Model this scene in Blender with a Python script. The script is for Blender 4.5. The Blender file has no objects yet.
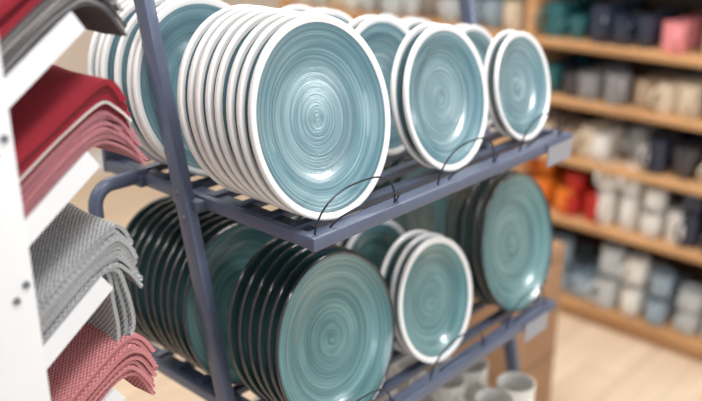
import bpy, math, random
from mathutils import Vector, Matrix
random.seed(7)
S=bpy.context.scene
S.view_settings.view_transform='Standard'
def lin(c):
    return tuple(((v/255)/12.92 if v/255<=.04045 else ((v/255+.055)/1.055)**2.4) for v in c)+(1,)
# ------------------------------------------------------------- materials
def mat(name,rgb,rough=.5,metal=0,coat=0,noise=0,nscale=20,bump=0,bscale=200):
    m=bpy.data.materials.new(name); m.use_nodes=True
    nt=m.node_tree; N=nt.nodes; L=nt.links; b=N['Principled BSDF']
    c=lin(rgb); b.inputs['Base Color'].default_value=c
    b.inputs['Roughness'].default_value=rough; b.inputs['Metallic'].default_value=metal
    b.inputs['Coat Weight'].default_value=coat
    if noise or bump:
        tc=N.new('ShaderNodeTexCoord')
    if noise:
        n=N.new('ShaderNodeTexNoise'); n.inputs['Scale'].default_value=nscale; n.inputs['Detail'].default_value=4
        L.new(tc.outputs['Object'],n.inputs['Vector'])
        r=N.new('ShaderNodeValToRGB'); r.color_ramp.elements[0].position=.3; r.color_ramp.elements[1].position=.7
        r.color_ramp.elements[0].color=tuple(v*(1-noise) for v in c[:3])+(1,)
        r.color_ramp.elements[1].color=tuple(min(1,v*(1+noise)) for v in c[:3])+(1,)
        L.new(n.outputs['Fac'],r.inputs['Fac']); L.new(r.outputs['Color'],b.inputs['Base Color'])
    if bump:
        n=N.new('ShaderNodeTexNoise'); n.inputs['Scale'].default_value=bscale
        L.new(tc.outputs['Object'],n.inputs['Vector'])
        bp=N.new('ShaderNodeBump'); bp.inputs['Strength'].default_value=bump; bp.inputs['Distance'].default_value=.002
        L.new(n.outputs['Fac'],bp.inputs['Height']); L.new(bp.outputs['Normal'],b.inputs['Normal'])
    return m

def swirl(name,dark,mid,light,R,edge,freq=330):
    m=bpy.data.materials.new(name); m.use_nodes=True
    nt=m.node_tree; N=nt.nodes; L=nt.links; b=N['Principled BSDF']
    tc=N.new('ShaderNodeTexCoord'); oi=N.new('ShaderNodeObjectInfo')
    mul=N.new('ShaderNodeVectorMath'); mul.operation='MULTIPLY'; mul.inputs[1].default_value=(1,1,0)
    L.new(tc.outputs['Object'],mul.inputs[0])
    ln=N.new('ShaderNodeVectorMath'); ln.operation='LENGTH'; L.new(mul.outputs[0],ln.inputs[0])
    nm=N.new('ShaderNodeVectorMath'); nm.operation='NORMALIZE'; L.new(mul.outputs[0],nm.inputs[0])
    def ringnoise(f,ang,det,rough):
        sc=N.new('ShaderNodeVectorMath'); sc.operation='SCALE'; sc.inputs['Scale'].default_value=ang; L.new(nm.outputs[0],sc.inputs[0])
        rf=N.new('ShaderNodeMath'); rf.operation='MULTIPLY'; rf.inputs[1].default_value=f; L.new(ln.outputs['Value'],rf.inputs[0])
        rnd=N.new('ShaderNodeMath'); rnd.operation='MULTIPLY_ADD'; rnd.inputs[1].default_value=37; L.new(oi.outputs['Random'],rnd.inputs[0]); L.new(rf.outputs[0],rnd.inputs[2])
        cb=N.new('ShaderNodeCombineXYZ'); L.new(rnd.outputs[0],cb.inputs['Z'])
        ad=N.new('ShaderNodeVectorMath'); ad.operation='ADD'; L.new(sc.outputs[0],ad.inputs[0]); L.new(cb.outputs[0],ad.inputs[1])
        n=N.new('ShaderNodeTexNoise'); n.inputs['Scale'].default_value=1; n.inputs['Detail'].default_value=det; n.inputs['Roughness'].default_value=rough
        L.new(ad.outputs[0],n.inputs['Vector']); return n
    n=ringnoise(freq,.28,4,.6); n2=ringnoise(60,.5,2,.5)
    av=N.new('ShaderNodeMath'); av.operation='MULTIPLY_ADD'; av.inputs[1].default_value=.38
    L.new(n2.outputs['Fac'],av.inputs[0])
    h=N.new('ShaderNodeMath'); h.operation='MULTIPLY'; h.inputs[1].default_value=.62; L.new(n.outputs['Fac'],h.inputs[0]); L.new(h.outputs[0],av.inputs[2])
    r=N.new('ShaderNodeValToRGB'); e=r.color_ramp.elements
    e[0].position=.30; e[0].color=lin(dark); e[1].position=.74; e[1].color=lin(light)
    x=e.new(.5); x.color=lin(mid)
    L.new(av.outputs[0],r.inputs['Fac'])
    dv=N.new('ShaderNodeMath'); dv.operation='DIVIDE'; dv.inputs[1].default_value=R; L.new(ln.outputs['Value'],dv.inputs[0])
    g=N.new('ShaderNodeValToRGB'); ge=g.color_ramp.elements
    ge[0].position=0; ge[0].color=(1.0,1.0,1.0,1); ge[1].position=edge; ge[1].color=(.42,.46,.5,1)
    for p,v in ((.04,1.0),(.06,.7),(.09,.95),(.35,.92),(.58,.84),(.66,.96),(edge-.04,.84)):
        q=ge.new(p); q.color=(v,v,v,1)
    L.new(dv.outputs[0],g.inputs['Fac'])
    mx=N.new('ShaderNodeMix'); mx.data_type='RGBA'; mx.blend_type='MULTIPLY'; mx.inputs['Factor'].default_value=.9
    L.new(r.outputs['Color'],mx.inputs['A']); L.new(g.outputs['Color'],mx.inputs['B'])
    L.new(mx.outputs['Result'],b.inputs['Base Color'])
    b.inputs['Roughness'].default_value=.22; b.inputs['Coat Weight'].default_value=.5; b.inputs['Coat Roughness'].default_value=.06
    bp=N.new('ShaderNodeBump'); bp.inputs['Strength'].default_value=.45; bp.inputs['Distance'].default_value=.0007
    L.new(n.outputs['Fac'],bp.inputs['Height']); L.new(bp.outputs['Normal'],b.inputs['Normal'])
    return m

def weave(name,c1,c2,pitch=.003,rough=.9):
    """plain weave : two crossed thread sets, threads run with the cloth (UV in metres)"""
    m=bpy.data.materials.new(name); m.use_nodes=True
    nt=m.node_tree; N=nt.nodes; L=nt.links; b=N['Principled BSDF']
    tc=N.new('ShaderNodeUVMap'); tc.uv_map='UVMap'
    sx=N.new('ShaderNodeSeparateXYZ'); L.new(tc.outputs[0],sx.inputs[0])
    outs=[]
    for k in ('X','Y'):
        a=N.new('ShaderNodeMath'); a.operation='MULTIPLY'; a.inputs[1].default_value=math.pi/pitch; L.new(sx.outputs[k],a.inputs[0])
        s=N.new('ShaderNodeMath'); s.operation='SINE'; L.new(a.outputs[0],s.inputs[0]); outs.append(s)
    mm=N.new('ShaderNodeMath'); mm.operation='MULTIPLY'; L.new(outs[0].outputs[0],mm.inputs[0]); L.new(outs[1].outputs[0],mm.inputs[1])
    nz=N.new('ShaderNodeTexNoise'); nz.inputs['Scale'].default_value=260; nz.inputs['Detail'].default_value=2; L.new(tc.outputs[0],nz.inputs['Vector'])
    ad=N.new('ShaderNodeMath'); ad.operation='MULTIPLY_ADD'; ad.inputs[1].default_value=.38; ad.inputs[2].default_value=.12; L.new(mm.outputs[0],ad.inputs[0])
    a2=N.new('ShaderNodeMath'); a2.operation='MULTIPLY_ADD'; a2.inputs[1].default_value=.7; L.new(nz.outputs['Fac'],a2.inputs[0]); L.new(ad.outputs[0],a2.inputs[2])
    r=N.new('ShaderNodeValToRGB'); r.color_ramp.elements[0].position=.15; r.color_ramp.elements[1].position=.8
    r.color_ramp.elements[0].color=lin(c1); r.color_ramp.elements[1].color=lin(c2)
    L.new(a2.outputs[0],r.inputs['Fac']); L.new(r.outputs['Color'],b.inputs['Base Color'])
    b.inputs['Roughness'].default_value=rough
    bp=N.new('ShaderNodeBump'); bp.inputs['Strength'].default_value=.5; bp.inputs['Distance'].default_value=.0008
    L.new(a2.outputs[0],bp.inputs['Height']); L.new(bp.outputs['Normal'],b.inputs['Normal'])
    return m

def wood(name,c1,c2,scale=3,axis='Y',rough=.45,planks=None):
    m=bpy.data.materials.new(name); m.use_nodes=True
    nt=m.node_tree; N=nt.nodes; L=nt.links; b=N['Principled BSDF']
    tc=N.new('ShaderNodeTexCoord'); mp=N.new('ShaderNodeMapping')
    s={'X':(.12,1,1),'Y':(1,.12,1),'Z':(1,1,.12)}[axis]
    mp.inputs['Scale'].default_value=tuple(v*scale*6 for v in s)
    L.new(tc.outputs['Object'],mp.inputs['Vector'])
    n=N.new('ShaderNodeTexNoise'); n.inputs['Scale'].default_value=1; n.inputs['Detail'].default_value=6; n.inputs['Distortion'].default_value=.6
    L.new(mp.outputs[0],n.inputs['Vector'])
    r=N.new('ShaderNodeValToRGB'); r.color_ramp.elements[0].position=.35; r.color_ramp.elements[1].position=.65
    r.color_ramp.elements[0].color=lin(c1); r.color_ramp.elements[1].color=lin(c2)
    L.new(n.outputs['Fac'],r.inputs['Fac']); out=r.outputs['Color']
    if planks:
        br=N.new('ShaderNodeTexBrick'); br.inputs['Scale'].default_value=1; br.inputs['Brick Width'].default_value=1.2; br.inputs['Row Height'].default_value=.14
        br.inputs['Mortar Size'].default_value=.003; br.inputs['Color1'].default_value=(1,1,1,1); br.inputs['Color2'].default_value=(.94,.93,.92,1); br.inputs['Mortar'].default_value=(.7,.65,.6,1)
        L.new(tc.outputs['Object'],br.inputs['Vector'])
        mx=N.new('ShaderNodeMix'); mx.data_type='RGBA'; mx.blend_type='MULTIPLY'; mx.inputs['Factor'].default_value=1
        L.new(out,mx.inputs['A']); L.new(br.outputs['Color'],mx.inputs['B']); out=mx.outputs['Result']
    L.new(out,b.inputs['Base Color']); b.inputs['Roughness'].default_value=rough
    return m

M_white=mat('white_glaze',(230,231,233),.22,coat=.3,bump=.05,bscale=60)
M_speck=mat('white_rim_glaze',(232,233,235),.25,coat=.3,noise=.02,nscale=30)
M_tealU=swirl('teal_swirl_glaze',(62,98,112),(98,138,152),(164,194,202),.135,.935)
M_tealL=swirl('green_teal_swirl_glaze',(58,98,106),(90,134,140),(140,180,182),.13,.97)
M_darkback=mat('dark_teal_underside_glaze',(66,102,110),.16,coat=.6,noise=.15,nscale=25)
M_darkrim=mat('dark_brown_rim_glaze',(50,54,58),.15,coat=.8)
M_steel=mat('slate_blue_painted_steel',(92,102,126),.38,metal=.1,noise=.05,nscale=40)
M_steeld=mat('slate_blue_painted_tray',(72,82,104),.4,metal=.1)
M_wire=mat('dark_wire',(52,56,68),.35,metal=.6)
M_whitep=mat('white_powder_coated_steel',(226,229,234),.45,noise=.02,nscale=8)
M_bolt=mat('bolt_zinc',(110,114,122),.4,metal=.3)
M_label=mat('grey_label',(150,152,160),.5)
M_wood=wood('pale_beech',(184,138,96),(212,168,122),axis='Y')
M_woodd=wood('shelf_back_panel',(78,60,48),(98,76,60),axis='Y')  # panel wood darkened so its colour carries the shadow behind the mugs
M_floor=wood('pale_oak_floor',(216,196,172),(228,210,188),axis='X',rough=.4,planks=True)
M_wall=mat('painted_wall',(210,200,190),.8,noise=.02,nscale=3)
M_ceil=mat('ceiling_paint',(235,235,232),.9,noise=.01,nscale=3)
M_card=mat('cardboard',(160,124,94),.85,noise=.06,nscale=12)
M_tape=mat('packing_tape',(190,156,112),.3)

# ------------------------------------------------------------- mesh builder
class MB:
    def __init__(s): s.v=[];s.f=[];s.m=[];s.mats=[];s.uv={}
    def mi(s,m):
        if m not in s.mats: s.mats.append(m)
        return s.mats.index(m)
    def add(s,vs,fs,m,M=None,uv=None):
        o=len(s.v); s.v+=[tuple(M@Vector(p)) if M else tuple(p) for p in vs]
        if uv:
            for i,u in enumerate(uv): s.uv[o+i]=u
        k=s.mi(m) if not isinstance(m,list) else None
        for i,f in enumerate(fs):
            s.f.append(tuple(o+j for j in f)); s.m.append(k if k is not None else s.mi(m[i]))
    def box(s,lo,hi,m,M=None,bev=.0):
        x0,y0,z0=lo;x1,y1,z1=hi
        if bev<=0:
            vs=[(x0,y0,z0),(x1,y0,z0),(x1,y1,z0),(x0,y1,z0),(x0,y0,z1),(x1,y0,z1),(x1,y1,z1),(x0,y1,z1)]
            fs=[(0,3,2,1),(4,5,6,7),(0,1,5,4),(1,2,6,5),(2,3,7,6),(3,0,4,7)]
            s.add(vs,fs,m,M); return
        import bmesh
        bm=bmesh.new(); bmesh.ops.create_cube(bm,size=1)
        for v in bm.verts: v.co=Vector(((x0+x1)/2+v.co.x*(x1-x0),(y0+y1)/2+v.co.y*(y1-y0),(z0+z1)/2+v.co.z*(z1-z0)))
        bmesh.ops.bevel(bm,geom=bm.edges[:],offset=bev,segments=2,affect='EDGES',profile=.5)
        bm.verts.index_update(); s.add([v.co.copy() for v in bm.verts],[[v.index for v in f.verts] for f in bm.faces],m,M); bm.free()
    def tube(s,pts,r,m,n=10,closed=False):
        P=[Vector(p) for p in pts]; vs=[];fs=[];up=None
        for i,p in enumerate(P):
            t=((P[(i+1)%len(P)] if (closed or i<len(P)-1) else p)-(P[i-1] if (closed or i>0) else p)).normalized()
            if up is None:
                up=Vector((0,0,1)) if abs(t.z)<.9 else Vector((1,0,0))
            a=(up-t*up.dot(t)).normalized(); up=a; b=t.cross(a)
            for k in range(n):
                an=2*math.pi*k/n; vs.append(p+a*(r*math.cos(an))+b*(r*math.sin(an)))
        c=len(P)
        for i in range(c if closed else c-1):
            j=(i+1)%c
            for k in range(n):
                fs.append((i*n+k,i*n+(k+1)%n,j*n+(k+1)%n,j*n+k))
        if not closed:
            fs.append(tuple(range(n))[::-1]); fs.append(tuple((c-1)*n+k for k in range(n)))
        s.add(vs,fs,m)
    def lathe(s,prof,m,n=48,M=None):
        vs=[];fs=[];ms=[];idx=[]
        for r,z in prof:
            if r<1e-6: idx.append([len(vs)]); vs.append((0,0,z))
            else:
                idx.append(list(range(len(vs),len(vs)+n)))
                for k in range(n):
                    a=2*math.pi*k/n; vs.append((r*math.cos(a),r*math.sin(a),z))
        for i in range(len(prof)-1):
            A,B=idx[i],idx[i+1]; mm=m[i] if isinstance(m,list) else m
            for k in range(n):
                k2=(k+1)%n
                if len(A)==1: fs.append((A[0],B[k],B[k2]))
                elif len(B)==1: fs.append((A[k],B[0],A[k2]))
                else: fs.append((A[k],B[k],B[k2],A[k2]))
                ms.append(mm)
        s.add(vs,fs,ms,M)
    def mesh(s,name,sharp=35):
        me=bpy.data.meshes.new(name); me.from_pydata([tuple(v) for v in s.v],[],s.f)
        for m in s.mats: me.materials.append(m)
        for p,k in zip(me.polygons,s.m): p.material_index=k
        if s.uv:
            ul=me.uv_layers.new(name='UVMap')
            for l in me.loops: ul.data[l.index].uv=s.uv.get(l.vertex_index,(0,0))
        import bmesh
        bm=bmesh.new(); bm.from_mesh(me); bmesh.ops.recalc_face_normals(bm,faces=bm.faces); bm.to_mesh(me); bm.free()
        me.shade_smooth(); me.set_sharp_from_angle(angle=math.radians(sharp)); me.update()
        return me
    def obj(s,name,sharp=35,loc=(0,0,0),child=None):
        o=bpy.data.objects.new(name,s.mesh(name,sharp)); o.location=loc; S.collection.objects.link(o)
        if child: o.parent=child
        return o

# ------------------------------------------------------------- room
FX=3.02; BY=4.2
b=MB(); b.box((-2.6,-3.2,-.05),(FX+.1,BY+.1,0),M_floor); b.obj('floor')
b=MB(); b.box((FX,-3.2,0),(FX+.1,BY,3),M_wall); b.obj('wall_far')
b=MB(); b.box((-2.6,BY,0),(FX+.1,BY+.1,3),M_wall); b.obj('wall_back')
b=MB(); b.box((-2.6,-3.2,3),(FX+.1,BY+.1,3.05),M_ceil); b.obj('ceiling')
b=MB(); b.box((-2.6,BY-.015,0),(FX,BY,.1),M_whitep); b.obj('baseboard_back')

# ------------------------------------------------------------- plates
TH=math.radians(12.3)
def plate_mesh(name,R,face,rim,back,edge,d=.019,t=0):
    fr=[(0,-d),(.3*R,-d),(.52*R,-d*.98),(.62*R,-d*.88),(.72*R,-d*.6),(.80*R,-d*.36),(edge*R,-d*.16),((edge+1)/2*R,-d*.04),(.985*R,0),(.997*R,-.0012),(1.0*R,-.0036),
        (.994*R,-.0062-t),(.95*R,-.0082-t),(.86*R,-d*.24-.0072-t),(.74*R,-d*.58-.0070),(.62*R,-d*.9-.0062),(.56*R,-d-.0085),(.53*R,-d-.0085),(.51*R,-d-.0055),(0,-d-.005)]
    mt=[face]*6+[rim]*5+[rim]+[back]*(len(fr)-13)
    b=MB(); b.lathe(fr,mt,n=96); return b.mesh(name,60)
R1=.1345
PU1=plate_mesh('white_rim_plate_L',R1,M_tealU,M_speck,M_white,.925,t=.0015)
PU2=plate_mesh('white_rim_plate_M',.113,M_tealU,M_speck,M_white,.91,.017,t=.001)
PU3=plate_mesh('white_rim_plate_S',.094,M_tealU,M_speck,M_white,.90,.015)
PL2=plate_mesh('white_rim_plate_S2',.106,M_tealL,M_speck,M_white,.90,.016,t=.001)
PL1=plate_mesh('dark_rim_plate',.131,M_tealL,M_darkrim,M_darkback,.968,t=-.001)
YW=math.radians(3.5)
def put(me,R,a,bc,zt,name,lean=TH):
    o=bpy.data.objects.new(name,me); S.collection.objects.link(o)
    j=random.uniform(-.003,.003); l=lean; yw=YW+random.uniform(-.006,.006)
    n=Vector((math.cos(l)*math.sin(yw),-math.cos(l)*math.cos(yw),math.sin(l))); x=Vector((math.cos(yw),math.sin(yw),0)); y=n.cross(x)
    rot=Matrix((x,y,n)).transposed()@Matrix.Rotation(random.uniform(0,6.28),3,'Z')
    o.matrix_world=Matrix.Translation((a+j,bc,zt+R*math.cos(l)))@rot.to_4x4()
    return o
ZU,ZL,ZB=1.127,.790,.470
for bc in (.752,.772,.791,.816,.835,.854,.872,.890): put(PU1,R1,.777,bc,ZU+.001,'dinner_plate')
for bc in (1.004,1.024,1.055,1.085,1.105,1.125): put(PU1,R1,.786,bc,ZU+.001,'dinner_plate')
for bc in (.752,.774,.875,.895,.99,1.012,1.07): put(PU2,.113,1.045,bc,ZU,'salad_plate')
for bc in (.752,.774,.85,.872,.97,.99,1.05): put(PU3,.094,1.264,bc,ZU,'side_plate')
for bc in (.752,.773,.792,.813,.832,.852): put(PL1,.131,.802,bc,ZL,'dark_rimmed_dinner_plate')
for i in range(10): put(PL1,.131,.790,.942+i*.0205,ZL,'dark_rimmed_dinner_plate')
for bc in (.752,.772,.795,.88,.903,.93,1.0,1.03): put(PL2,.106,1.040,bc,ZL,'salad_plate')
for bc in (.752,.773,.794,.832,.951,.973,1.0,1.022,1.05): put(PL1,.131,1.288,bc,ZL,'dark_rimmed_dinner_plate')

# ------------------------------------------------------------- rack
A0,A1=.703,1.350; B0,B1=.702,1.19
rk=MB()
def tray(z,top=True):
    rk.box((A0-.006,B0,z-.020),(A1+.006,B0+.010,z-.001),M_steel,bev=.002)
    rk.box((A0+.008,B0+.0102,z-.006),(A1-.008,B0+.026,z-.0025),M_steel)
    rk.box((A0-.004,B0+.0102,z-.0195),(A0+.008,B1-.0102,z-.0015),M_steel,bev=.0015)
    rk.box((A0+.0082,B0+.027,z-.0085),(A0+.032,B1-.011,z-.0055),M_steeld)
    rk.box((A1-.008,B0+.0102,z-.0195),(A1+.004,B1-.0102,z-.0015),M_steel,bev=.0015)
    rk.box((A0-.004,B1-.01,z-.022),(A1+.004,B1,z+.02),M_steel,bev=.0015)
    for bb in (.748,.80,.86,.92,.98,1.04,1.10):
        rk.box((A0+.0082,bb,z-.014),(A1-.0082,bb+.016,z-.001),M_steeld,bev=.0015)
tray(ZU); tray(ZL); tray(ZB)
def pb(z): return .953-.2186*(1.127-z)
for ap in (.684,1.428):
    M=Matrix(((1,0,0,ap),(0,1,.2186,pb(0)),(0,0,1,0),(0,0,0,1)))
    rk.box((-.009,-.014,.02),(.009,.014,1.95),M_steel,M,bev=.003)
    for z in (ZU,ZL,ZB):
        s=1 if ap<1 else -1
        x0,x1=sorted((ap,ap-.085 if s<0 else ap+.034)); rk.box((x0,pb(z)-.03,z-.0185),(x1,pb(z)+.03,z-.005),M_steel,bev=.002)
        for k in (-.018,.018):
            rk.lathe([(0,.004),(.004,.003),(.005,0)],M_bolt,n=10,M=Matrix.Translation((ap-s*.009,pb(z-.012)+k*.3,z-.012+k))@Matrix.Rotation(-s*math.pi/2,4,'Y'))
    rk.box((ap-.016,pb(0)-.10,0),(ap+.016,1.34,.03),M_steel,bev=.003)
rk.box((.684,pb(1.93)-.012,1.92),(1.428,pb(1.93)+.012,1.945),M_steel,bev=.003)
rk.box((.684,pb(.1)-.012,.09),(1.428,pb(.1)+.012,.115),M_steel,bev=.003)
pts=[(.71,1.085,ZU-.006),(.645,1.08,ZU-.003)]
for k in range(1,9):
    an=math.pi/2*k/8; pts.append((.645-.03*math.sin(an),1.08,ZU-.033+.03*math.cos(an)))
pts.append((.615,1.08,ZU-.05)); rk.tube(pts,.011,M_steel,n=14)
rk.box((.69,1.07,ZU-.02),(.712,1.10,ZU-.001),M_steel,bev=.002)
def loop(c,w,bb,z,h=.056,ln=-.012):
    pts=[]
    for k in range(25):
        t=math.pi*k/24; ca=math.cos(t); sa=math.sin(t)
        pts.append((c-w*math.copysign(abs(ca)**.75,ca),bb+ln*sa**1.2+.0,z-.004+h*sa))
    rk.tube(pts,.0014,M_wire,n=6)
for z in (ZU,ZL):
    for c,w in ((.790,.080),(1.045,.074),(1.262,.064)):
        loop(c,w,B0+.012,z,.056,-.008)
        loop(c+.02,w*.85,B0+.016,z,.030,-.026)
rk.obj('plate_display_rack')
b=MB(); b.box((1.27,B0-.003,ZU-.045),(1.35,B0-.001,ZU-.004),M_label); b.box((1.265,B0-.0035,ZU-.008),(1.355,B0-.001,ZU-.003),M_steel); b.obj('price_label')
b=MB(); b.box((1.24,B0-.003,ZL-.045),(1.32,B0-.001,ZL-.004),M_label); b.box((1.235,B0-.0035,ZL-.008),(1.325,B0-.001,ZL-.003),M_steel); b.obj('price_label')

# ------------------------------------------------------------- mugs
def mug(b,x,y,z,r,h,m,ang,kind=0,inner=None):
    M=Matrix.Translation((x,y,z))@Matrix.Rotation(ang,4,'Z')
    inner=inner or m
    if kind==0: pr=[(0,.004),(r*.78,.004),(r*.82,0),(r*.9,.004),(r,h*.18),(r,h*.9),(r*1.02,h),(r*.95,h*1.0),(r*.92,h*.9),(r*.9,h*.15),(0,h*.08)]
    elif kind==1: pr=[(0,.003),(r*.5,.003),(r*.55,0),(r*.62,.004),(r*.88,h*.3),(r*.98,h*.65),(r*1.03,h),(r*.98,h),(r*.9,h*.6),(r*.7,h*.25),(0,h*.1)]
    else: pr=[(0,.003),(r*.7,.003),(r*.76,0),(r*.95,h*.15),(r*1.06,h*.45),(r*.98,h*.8),(r,h),(r*.94,h),(r*.92,h*.8),(r*.98,h*.45),(0,h*.1)]
    b.lathe(pr,[m]*6+[inner]*(len(pr)-7),n=20,M=M)
    pts=[]
    for k in range(9):
        t=-math.pi/2+math.pi*k/8
        pts.append(M@Vector((r*.93+math.cos(t)*h*.34,0,h*.52+math.sin(t)*h*.3)))
    b.tube(pts,h*.055,m,n=6)
cc={}
def cm(rgb):
    if rgb not in cc: cc[rgb]=mat('mug_glaze_%d_%d_%d'%rgb,rgb,.25,coat=.4)
    return cc[rgb]
W=(228,226,222);C=(214,198,176);BG=(184,162,140);G=(140,140,144);DN=(40,50,72);BL=(66,96,128);T=(40,100,106);BR=(106,76,60);OR=(230,124,40);RD=(190,36,32);PK=(236,150,158);LG=(192,198,202);PB=(150,170,186);CH=(66,64,70)
# ------------------------------------------------------------- background shelving
SX=2.66
zs=[.08,.395,.625,.835,1.035,1.26,1.50]
b=MB()
ends=[.28,1.58,2.86]
for z in zs: b.box((SX,ends[0],z-.028),(SX+.32,ends[-1],z),M_wood,bev=.002)
b.box((SX+.03,ends[0],0),(SX+.05,ends[-1],.052),M_wood)
for e in ends: b.box((SX-.004,e-.016,0),(SX+.32,e+.016,1.72),M_wood,bev=.002)
b.box((SX+.32,ends[0]-.016,0),(SX+.335,ends[-1]+.016,1.72),M_woodd)
b.box((SX-.004,ends[0]-.016,1.72),(SX+.335,ends[-1]+.016,1.745),M_wood)
b.obj('wooden_shelving_unit')
rows={
 .08:[(2.8,1.6,[W,LG,C]),(1.55,1.35,[PB,LG,G]),(1.35,.95,[W,LG,PB,C]),(.95,.32,[C,W,BG,LG])],
 .395:[(2.8,1.6,[W,C,G]),(1.55,1.42,[OR]),(1.42,1.29,[RD]),(1.29,.98,[W,LG,W]),(.98,.6,[DN,CH,BL]),(.6,.32,[W])],
 .625:[(2.8,1.6,[C,W]),(1.55,1.33,[BG,C]),(1.33,1.12,[W,LG]),(1.12,.93,[CH,G,DN]),(.93,.75,[C,W]),(.75,.32,[BR,C])],
 .835:[(2.8,1.6,[W,G,T]),(1.55,1.40,[DN,CH,T]),(1.40,1.05,[BG,G,C]),(1.05,.93,[C,W]),(.93,.32,[DN,BR,BL])],
 1.035:[(2.8,2.3,[W,LG,C]),(2.3,1.9,[W,W,LG]),(1.9,1.6,[W,PB,C]),(1.55,1.30,[T,DN,T]),(1.30,1.12,[DN,BL,CH]),(1.12,1.0,[PK]),(.99,.32,[BL,C])],
 1.26:[(2.8,1.6,[W,C]),(1.55,.32,[T,W,G,C])],1.50:[(2.8,.32,[W,LG,BG])]}
for z,zone in rows.items():
    b=MB()
    for hi,lo,cols in zone:
        y=hi
        while y>lo+.03:
            r=random.uniform(.034,.046); h=random.uniform(.08,.125)
            y-=r
            col=cm(random.choice(cols)); k=random.choice([0,0,1,2])
            for dx in (.06,.16,.26):
                if random.random()<.9: mug(b,SX+dx+random.uniform(-.01,.01),y,z,r,h,col if random.random()<.7 else cm(random.choice(cols)),random.uniform(2.4,3.8),k)
            if z in (.395,.08) and random.random()<.75: mug(b,SX+.07,y,z+h+.001,r,h*.95,col,random.uniform(2.4,3.8),k)
            y-=r+.012
    b.obj('coffee_mugs')
b=MB()
for a in (.93,1.03,1.13,1.23,1.31):
    for bb in (.75,.86,.96,1.06):
        mug(b,a+random.uniform(-.003,.003),bb,ZB,.038,.135,cm(W) if random.random()<.75 else cm(C),random.uniform(-2.5,-1),random.choice([0,2]))
b.obj('white_cups')
b=MB()
b.box((1.80,1.05,0),(2.05,1.45,.58),M_card,bev=.004)
b.box((1.798,1.048,.545),(2.052,1.452,.549),mat('cardboard_seam',(120,88,60),.9))
b.box((1.798,1.048,.235),(2.052,1.452,.24),mat('cardboard_crease',(118,90,66),.9))
b.box((1.79,1.22,.40),(1.8005,1.28,.581),M_tape); b.box((1.80,1.22,.5795),(2.05,1.28,.5815),M_tape)
b.box((1.799,1.05,.581),(1.923,1.45,.584),M_card); b.box((1.927,1.05,.581),(2.051,1.45,.584),M_card)
b.obj('cardboard_box')

# ------------------------------------------------------------- linen fixture
FU=-.014; FS=-.001
fx=MB()
fx.box((.24+FU,.765,0),(.372+FU,.797,2.0),M_whitep,bev=.002)
fx.box((.24+FU,1.03,0),(.372+FU,1.06,2.0),M_whitep,bev=.002)
fx.box((.22+FU,.73,0),(.40+FU,1.10,.03),M_whitep,bev=.003)
for k in range(-6,6):
    for a,z in ((.349,1.168+.1535*k),(.337,1.154+.1535*k)):
        fx.lathe([(0,.003),(.0036,.0027),(.0046,0)],M_bolt,n=8,M=Matrix.Translation((a,.7655,z))@Matrix.Rotation(math.pi/2,4,'X'))
for k in range(-3,4):
    dz=.148*k
    pr=[(.29,1.133),(.466,1.259),(.453,1.278),(.277,1.152)]
    vs=[(x+FS,.797,z+dz) for x,z in pr]+[(x+FS,1.04,z+dz) for x,z in pr]
    fx.add(vs,[(0,1,2,3),(7,6,5,4),(0,4,5,1),(1,5,6,2),(2,6,7,3),(3,7,4,0)],M_whitep)
fx.obj('white_linen_display_stand')

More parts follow.
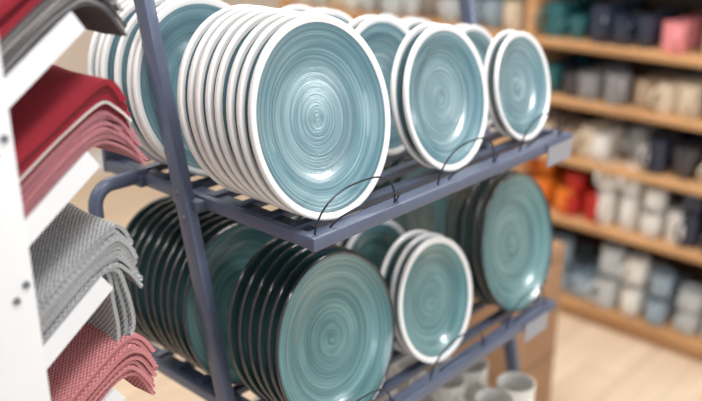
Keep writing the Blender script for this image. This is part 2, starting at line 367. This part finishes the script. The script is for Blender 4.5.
def cat(P,n):
    out=[];Q=[P[0]]+P+[P[-1]]
    for i in range(1,len(Q)-2):
        for k in range(n):
            t=k/n; p0,p1,p2,p3=Q[i-1:i+3]
            out.append(tuple(.5*(2*p1[j]+(p2[j]-p0[j])*t+(2*p0[j]-5*p1[j]+4*p2[j]-p3[j])*t*t+(3*p1[j]-p0[j]-3*p2[j]+p3[j])*t**3) for j in (0,1)))
    out.append(P[-1]); return out
def ribbon(b,P,t,m,y0,y1,wob=.0007,thin=1.0):
    """folded cloth sheet : profile P in the x-z plane, thickness t, soft folded end"""
    C=cat(P,6); n=len(C); ph=random.uniform(0,6); top=[];bot=[];s=[0]
    for i in range(1,n): s.append(s[-1]+math.hypot(C[i][0]-C[i-1][0],C[i][1]-C[i-1][1]))
    for i,(x,z) in enumerate(C):
        x0,z0=C[max(i-1,0)];x1,z1=C[min(i+1,n-1)]; l=math.hypot(x1-x0,z1-z0) or 1
        f=i/(n-1); tt=t*(thin+(1-thin)*min(1,max(0,(f-.35)/.55)))
        nx,nz=-(z1-z0)/l,(x1-x0)/l; w=wob*f*math.sin(ph+i*.7)
        top.append((x+nx*(tt/2+w),z+nz*(tt/2+w))); bot.append((x-nx*(tt/2-w),z-nz*(tt/2-w)))
    x0,z0=C[-2];x1,z1=C[-1]; l=math.hypot(x1-x0,z1-z0); dx,dz=(x1-x0)/l,(z1-z0)/l; end=[];es=[]
    for k in range(1,6):
        a=math.pi/2-math.pi*k/6
        end.append((x1+dx*math.cos(a)*t/2-dz*math.sin(a)*t/2,z1+dz*math.cos(a)*t/2+dx*math.sin(a)*t/2)); es.append(s[-1]+k*t/4)
    loop_=top+end+bot[::-1]; S_=s+es+[s[-1]+t*1.5+(s[-1]-q) for q in s[::-1]]; L=len(loop_); ny=7; vs=[];uv=[]
    ramp=lambda x:max(0,(x-.36)/.1)
    for j in range(ny):
        y=y0+(y1-y0)*j/(ny-1)
        for (x,z),q in zip(loop_,S_):
            vs.append((x+FS+.0015*math.sin(y*60+ph)*ramp(x),y,z+.0006*math.sin(y*45+ph))); uv.append((q,y+ph))
    fs=[]
    for j in range(ny-1):
        for i in range(L): fs.append((j*L+i,j*L+(i+1)%L,(j+1)*L+(i+1)%L,(j+1)*L+i))
    for off,rev in ((0,False),((ny-1)*L,True)):
        q=[]
        for i in range(n-1): q.append((i,i+1,L-2-i,L-1-i))
        q.append(tuple([n-1]+list(range(n,n+5))+[L-n]))
        for f in q:
            f=tuple(off+v for v in f); fs.append(f[::-1] if rev else f)
    b.add(vs,fs,m,uv=uv)
cl_red=weave('crimson_cloth',(128,16,34),(164,34,54),.0012)
cl_dred=weave('dark_red_cloth',(92,14,26),(126,26,42),.0012)
cl_wht=weave('cream_cloth',(214,204,200),(240,234,230),.0012)
cl_strp=weave('pink_red_striped_weave',(124,34,50),(212,156,164),.0026)
cl_gry=weave('grey_basket_weave',(84,90,98),(206,208,210),.0036)
cl_blk=weave('charcoal_weave',(36,34,40),(96,94,100),.002)
cl_gm=weave('grey_melange_weave',(110,108,112),(190,186,186),.002)
cl_pink=weave('faded_red_weave',(150,48,62),(226,168,170),.0032)
TN=.68
def stack(name,dz,layers,tail=0.0,drape=None,gap=1.0):
    b=MB(); off=.001
    for i,(t,m,ext) in enumerate(layers):
        c=off+t/2; e=c*TN+.0006
        nx,nz=-.581,.814
        P=[(.33+nx*e,1.190+nz*e),(.39+nx*e,1.233+nz*e),(.442+nx*e*.8,1.270+nz*e*1.02),(.472+.04*c,1.281+c*.88),(.494+ext*.5+.03*c,1.270+c*.98),(.514+ext,1.243-tail+c*1.12)]
        P=[(x,z+dz) for x,z in P]
        ribbon(b,P,t*.86,m,.800+random.uniform(-.004,.004),1.02,thin=TN)
        off+=t
    if drape:
        for i,(t,m,L) in enumerate(drape):
            x=.468+i*.0066
            P=[(.455,1.284+dz+.0),(.468+i*.004,1.276+dz),(x+.002,1.25+dz),(x+.005+.004*math.sin(i),1.21+dz),(x+.003,1.276-L+dz)]
            ribbon(b,P,t,m,.802+random.uniform(-.004,.004),1.015)
    return b.obj(name,50)
st=[]
for i in range(10): st.append((.0040,cl_strp,.012-.0014*i+random.uniform(-.003,.003)))
stack('placemat_stack',0,st+[(.009,cl_dred,-.005),(.003,cl_wht,-.002),(.009,cl_red,-.008),(.008,cl_dred,-.009),(.009,cl_red,-.013)])
stack('placemat_stack',.148,[(.0040,m,.002+random.uniform(-.004,.004)-.001*i) for i,m in enumerate([cl_blk,cl_gm,cl_blk,cl_gm,cl_wht,cl_blk,cl_gm,cl_blk,cl_gm])]+[(.006,cl_blk,-.010),(.010,cl_red,-.020),(.010,cl_dred,-.024),(.014,cl_red,-.028)])
stack('placemat_stack',-.148,[(.0055,cl_gry,-.010-.0008*i+random.uniform(-.004,.004)) for i in range(10)],drape=[(.005,cl_gry,.10),(.005,cl_gry,.095),(.005,cl_gry,.085)])
stack('placemat_stack',-.296,[(.006,cl_pink,-.004+random.uniform(-.005,.005)) for i in range(10)],tail=.006)
stack('placemat_stack',-.444,[(.006,cl_dred,0)]*6)

# ------------------------------------------------------------- lights
def area(name,loc,tgt,sx,sy,e,col=(1,1,1)):
    l=bpy.data.lights.new(name,'AREA'); l.shape='RECTANGLE'; l.size=sx;l.size_y=sy;l.energy=e;l.color=col
    o=bpy.data.objects.new(name,l); S.collection.objects.link(o); o.location=loc
    o.rotation_euler=(Vector(tgt)-Vector(loc)).to_track_quat('-Z','Y').to_euler(); return o
area('ceiling_light',(.6,.1,2.9),(.6,.1,0),1.2,.5,34,(1,.98,.95))
area('ceiling_light',(1.9,1.0,2.9),(1.9,1.0,0),1.2,.5,32,(1,.95,.88))
area('ceiling_light',(1.6,2.6,2.9),(1.6,2.6,0),1.2,.5,28,(1,.95,.88))
area('ceiling_light',(-.6,1.6,2.9),(-.6,1.6,0),1.2,.5,20,(1,.98,.95))
area('window_light',(2.85,-.86,1.68),(.9,.8,1.2),.30,.30,17,(.95,.98,1))
area('window_light',(.9,-2.8,1.9),(.9,.8,1.0),1.6,1.3,30,(.93,.97,1))
w=bpy.data.worlds.new('store_ambient'); S.world=w; w.use_nodes=True
w.node_tree.nodes['Background'].inputs[0].default_value=(.86,.93,1,1); w.node_tree.nodes['Background'].inputs[1].default_value=.55

# ------------------------------------------------------------- camera
cd=bpy.data.cameras.new('camera'); co=bpy.data.objects.new('camera',cd); S.collection.objects.link(co); S.camera=co
cd.lens=43.6; cd.sensor_width=36; cd.clip_start=.05
p=math.radians(20.6); y=math.radians(42.5)
co.location=(0,0,1.55)
co.rotation_euler=Vector((math.cos(y)*math.cos(p),math.sin(y)*math.cos(p),-math.sin(p))).to_track_quat('-Z','Y').to_euler()
cd.dof.use_dof=True; cd.dof.focus_distance=1.10; cd.dof.aperture_fstop=1.9
